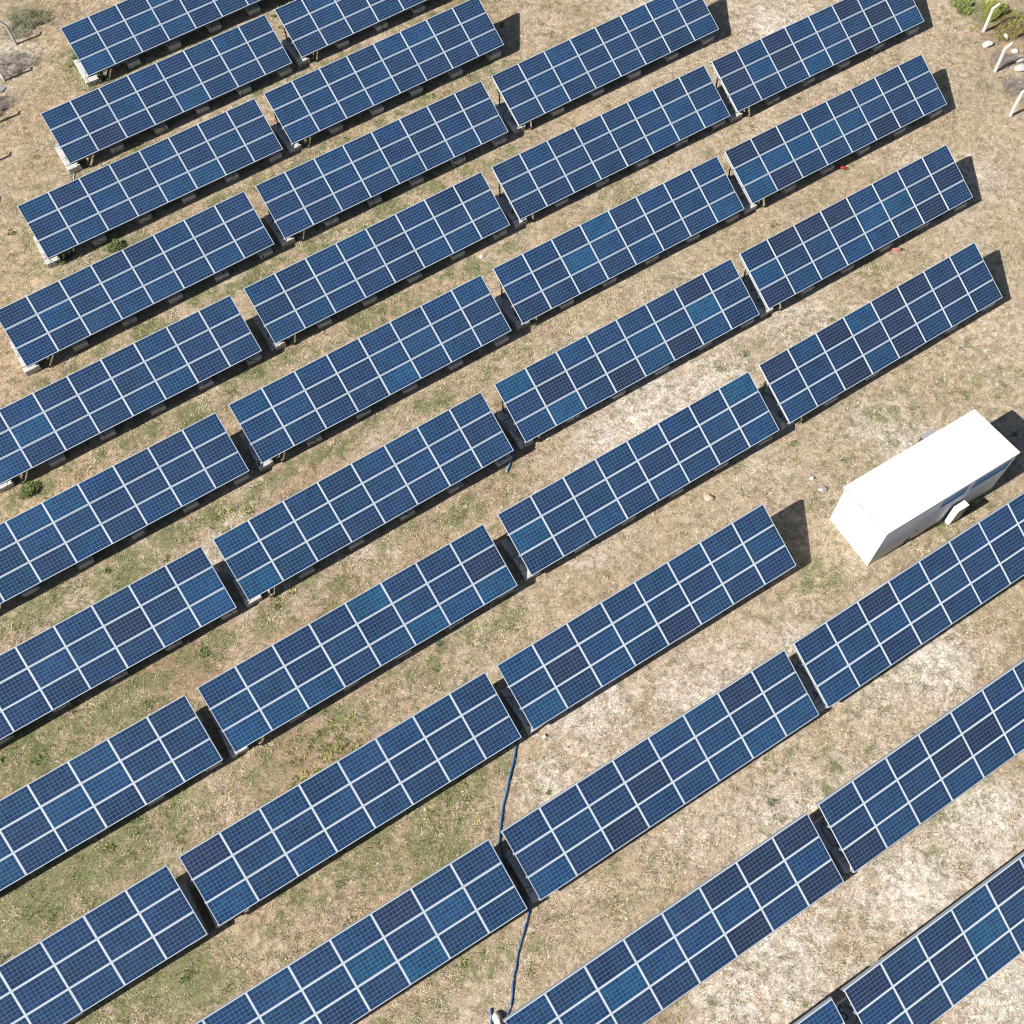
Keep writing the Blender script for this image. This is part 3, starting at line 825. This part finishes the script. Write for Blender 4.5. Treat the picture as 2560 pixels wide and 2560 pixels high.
# ------------------------------------------------------------------ bushes
def bush(name, x, y, r, h, n, cols, label, cat, lw=0.03, ll=0.14):
    a = RNG.random(n) * 6.28; q = np.sqrt(RNG.random(n)) * r * (0.75 + .25 * np.sin(a * 3 + x))
    px = np.cos(a) * q; py = np.sin(a) * q
    pz = RNG.random(n) * h * np.clip(1 - (q / r) ** 2, 0.08, 1)
    c = np.array(cols)[RNG.integers(len(cols), size=n)]
    v, col = blades(px, py, pz, 4, np.full(n, ll), np.full(n, lw), np.full(n, .6), c, .6, np.full(n, .05))
    me = mesh_from_arrays(name, v, np.arange(len(v)).reshape(-1, 3), np.clip(col, 0, 1))
    me.materials.append(M_LEAF)
    o = link(name, me)
    o.location = (x, y, gzf(x, y))
    tag(o, label, cat)
GR = [(0.14, 0.21, 0.07), (0.18, 0.24, 0.09), (0.12, 0.18, 0.06), (0.26, 0.26, 0.12)]
YG = [(0.30, 0.31, 0.08), (0.22, 0.26, 0.07), (0.38, 0.36, 0.12)]
GY = [(0.32, 0.28, 0.25), (0.38, 0.34, 0.30), (0.25, 0.21, 0.18)]
BR = [(0.20, 0.13, 0.08), (0.26, 0.17, 0.10), (0.15, 0.12, 0.07)]
bush('shrub', 26.6, 53.0, .9, .6, 700, YG, 'yellow-green shrub in the top right corner', 'shrub', .05, .2)
bush('shrub', 27.7, 51.9, 1.7, .25, 1100, BR + YG, 'brown and olive shrub at the top right edge', 'shrub', .04, .18)
bush('shrub', 24.9, 53.5, .9, .2, 420, GR + YG, 'green low shrub at the top edge right of the last rack', 'shrub', .04, .16)
bush('dry_bush', 26.4, 49.2, .9, .14, 600, GY, 'grey dead bush between the fence post and the rubble heap', 'bush', .012, .2)
bush('dry_bush', 26.6, 47.2, 1.0, .14, 600, GY, 'grey dead bush below the rubble heap', 'bush', .012, .2)
bush('dry_bush', 27.6, 46.4, .9, .14, 500, GY, 'grey dead bush at the right edge above the lowest fence post', 'bush', .012, .2)
bush('dry_bush', -30.6, 49.9, 1.6, .14, 900, GY, 'grey dry brush between the two left fence posts', 'bush', .014, .2)
bush('dry_bush', -31.0, 46.6, 1.3, .14, 700, GY, 'grey dry brush below the white lump at the left edge', 'bush', .014, .2)
bush('dry_bush', -30.6, 53.4, 1.7, .16, 900, GY + GR, 'grey-green brush in the top left corner', 'bush', .02, .2)
bush('weed_clump', -26.75, 50.15, .42, .3, 260, GR, 'bright green weed clump left of the topmost rack', 'weed', .035, .16)
bush('weed_clump', -25.9, 48.9, .38, .3, 240, GR, 'green weed clump against the white footing of the topmost rack', 'weed', .035, .16)
bush('weed_clump', -25.3, 48.35, .34, .25, 200, GR, 'green weed clump at the lower corner of the topmost rack', 'weed', .035, .16)
bush('weed_clump', -24.4, 47.8, .5, .2, 200, GR, 'green weeds in front of the topmost rack end', 'weed', .03, .14)
bush('weed_clump', -25.1, 35.8, .55, .25, 260, GR, 'green weed clump under the lower left corner of the third row', 'weed', .035, .16)
bush('weed_clump', -24.1, 22.5, .55, .25, 260, GR, 'green weed clump at the left edge by the sixth row', 'weed', .035, .16)
bush('weed_clump', -22.3, 36.4, .5, .25, 240, GR, 'bright green weed patch in front of the third row footing', 'weed', .035, .16)

# ------------------------------------------------------------------ blue conduits, cable, extinguishers
def striped(name, c0, c1):
    m, nt, b = new_mat(name)
    geo = N(nt, 'ShaderNodeNewGeometry').outputs['Position']
    f = noise(nt, geo, 2.6, 4, 0.6)
    c = mix(nt, ramp(nt, f, [(0.56, 0), (0.64, 1)]), c0, c1)
    w = N(nt, 'ShaderNodeTexWave', wave_type='BANDS', bands_direction='Y')
    w.inputs['Scale'].default_value = 22.0
    nt.links.new(geo, w.inputs['Vector'])
    c = mix(nt, math_node(nt, 'MULTIPLY', w.outputs['Fac'], 0.18), c, tuple(x * .4 for x in c0))
    nt.links.new(c, b.inputs['Base Color'])
    b.inputs['Roughness'].default_value = 0.5
    return m
M_BLUE = striped('blue_corrugated_plastic', (0.03, 0.12, 0.28), (0.07, 0.19, 0.36))
M_BLUE2 = striped('faded_blue_plastic', (0.02, 0.08, 0.22), (0.26, 0.32, 0.38))
M_BLUE3 = striped('pale_blue_plastic', (0.15, 0.28, 0.52), (0.30, 0.38, 0.55))

def dense(pts, r, wob=0.0):
    out = []
    for (a, b) in zip(pts, pts[1:]):
        k = max(2, int(math.dist(a, b) / 0.12))
        for i in range(k):
            t = i / k
            x = a[0] + (b[0] - a[0]) * t; y = a[1] + (b[1] - a[1]) * t
            out.append((x + wob * math.sin(y * 5.1), y, gzf(x, y) + r * .8 + wob * .5 * abs(math.sin(y * 3))))
    x, y = pts[-1]
    out.append((x, y, gzf(x, y) + r * .8))
    return out
def conduit(name, pts, r, mat, label, cat, wob=0.0, radj=0.0):
    w = dense(pts, r, wob)
    rr = [r * (1 + radj * math.sin(i * 1.7) * math.cos(i * .37)) for i in range(len(w))]
    o0 = Vector(w[len(w) // 2])
    me = tube_mesh(name, [tuple(Vector(p) - o0) for p in w], rr, mat)
    o = link(name, me); o.location = o0
    tag(o, label, cat)
conduit('conduit', [(-1.45, 11.5), (-1.58, 10.89), (-1.63, 10.62), (-1.80, 9.85), (-1.95, 9.26), (-2.08, 8.65), (-2.13, 8.50), (-2.23, 7.93), (-2.29, 7.42), (-2.31, 6.9), (-2.2, 6.5), (-1.9, 5.9)], .042, M_BLUE,
        'blue corrugated conduit crossing the grass between the ninth and tenth rows', 'conduit', .008, .12)
conduit('conduit', [(-1.55, 5.3), (-1.21, 4.75), (-1.17, 4.46), (-1.32, 4.04), (-1.46, 3.48), (-1.57, 3.18), (-1.675, 2.76), (-1.735, 2.36), (-1.81, 1.89), (-1.857, 1.48), (-1.933, 1.15), (-2.02, .92), (-2.1, .4)], .04, M_BLUE2,
        'faded patchy blue conduit crossing the grass above the eleventh row at bottom centre', 'conduit', .015, .3)
conduit('conduit', [(-1.45, 24.7), (-1.69, 24.03), (-1.77, 23.70), (-1.88, 23.36), (-1.99, 23.05)], .045, M_BLUE3,
        'short pale blue conduit end poking out below the seventh row', 'conduit', .01, .2)
conduit('conduit', [(10.35, 12.1), (10.8, 12.3), (11.55, 12.45), (11.95, 12.62), (12.72, 13.25), (13.86, 13.95), (15.4, 14.9)], .04, M_BLUE,
        'blue conduit lying along the lower edge of the tenth row rightmost rack', 'conduit', .01, .1)
conduit('conduit', [(-2.60, 1.22), (-2.61, 1.0), (-2.60, .75), (-2.60, .2)], .045, M_BLUE2,
        'stub of faded blue conduit beside the large cream stone', 'conduit', .01, .2)
def cable():
    pts = [(-25.72, 42.10, .42), (-25.66, 41.95, .28), (-25.56, 41.7, .10), (-25.47, 41.34, .03), (-25.44, 40.95, .03), (-25.5, 40.4, .03)]
    w = [(a, b, gzf(a, b) + h) for a, b, h in pts]
    o0 = Vector(w[2])
    o = link('cable', tube_mesh('cable', [tuple(Vector(p) - o0) for p in w], .018, simple_mat('white_cable', (.75, .78, .76), .5), 8))
    o.location = o0
    tag(o, 'thin white cable trailing from the left end of the second row', 'cable')
cable()

def extinguisher(x, y, rz, red, label):
    root = empty('fire_extinguisher', (x, y, gzf(x, y) + .085), rz)
    tag(root, label, 'fire extinguisher', 'fire extinguishers lying on the grass')
    mr = simple_mat('red_enamel', red, .35, 0, .12, 8)
    prof = [(-.22, .05), (-.215, .078), (-.20, .082), (.13, .082), (.17, .07), (.195, .04), (.2, .025)]
    bm = bmesh.new(); rings = []
    for px, pr in prof:
        rings.append([bm.verts.new((px, pr * math.cos(a), pr * math.sin(a))) for a in [2 * math.pi * k / 16 for k in range(16)]])
    for a, b_ in zip(rings, rings[1:]):
        for k in range(16): bm.faces.new((a[k], a[(k + 1) % 16], b_[(k + 1) % 16], b_[k]))
    bm.faces.new(rings[0]); bm.faces.new(rings[-1])
    link('cylinder_body', finish(bm, 'cylinder_body', mr, smooth=True), root)
    bm = bmesh.new(); bm_box(bm, .2, .245, -.022, .022, -.022, .022); bm_box(bm, .246, .29, -.014, .014, -.01, .05)
    link('valve', finish(bm, 'valve', M_POST, .003), root)
    link('hose', tube_mesh('hose', [(.23, .02, .0), (.2, .09, .02), (.08, .10, .01), (-.08, .098, -.02)], .011, M_POST, 8), root)
extinguisher(16.05, 41.03, math.radians(-28), (0.30, 0.014, 0.02), 'red fire extinguisher half in the shadow of the sixth row rightmost rack')  # red darkened, the rack's shade is put into the body colour
extinguisher(18.05, 35.62, math.radians(2), (0.46, 0.20, 0.18), 'faded pinkish red fire extinguisher lying in the sun below the seventh row')
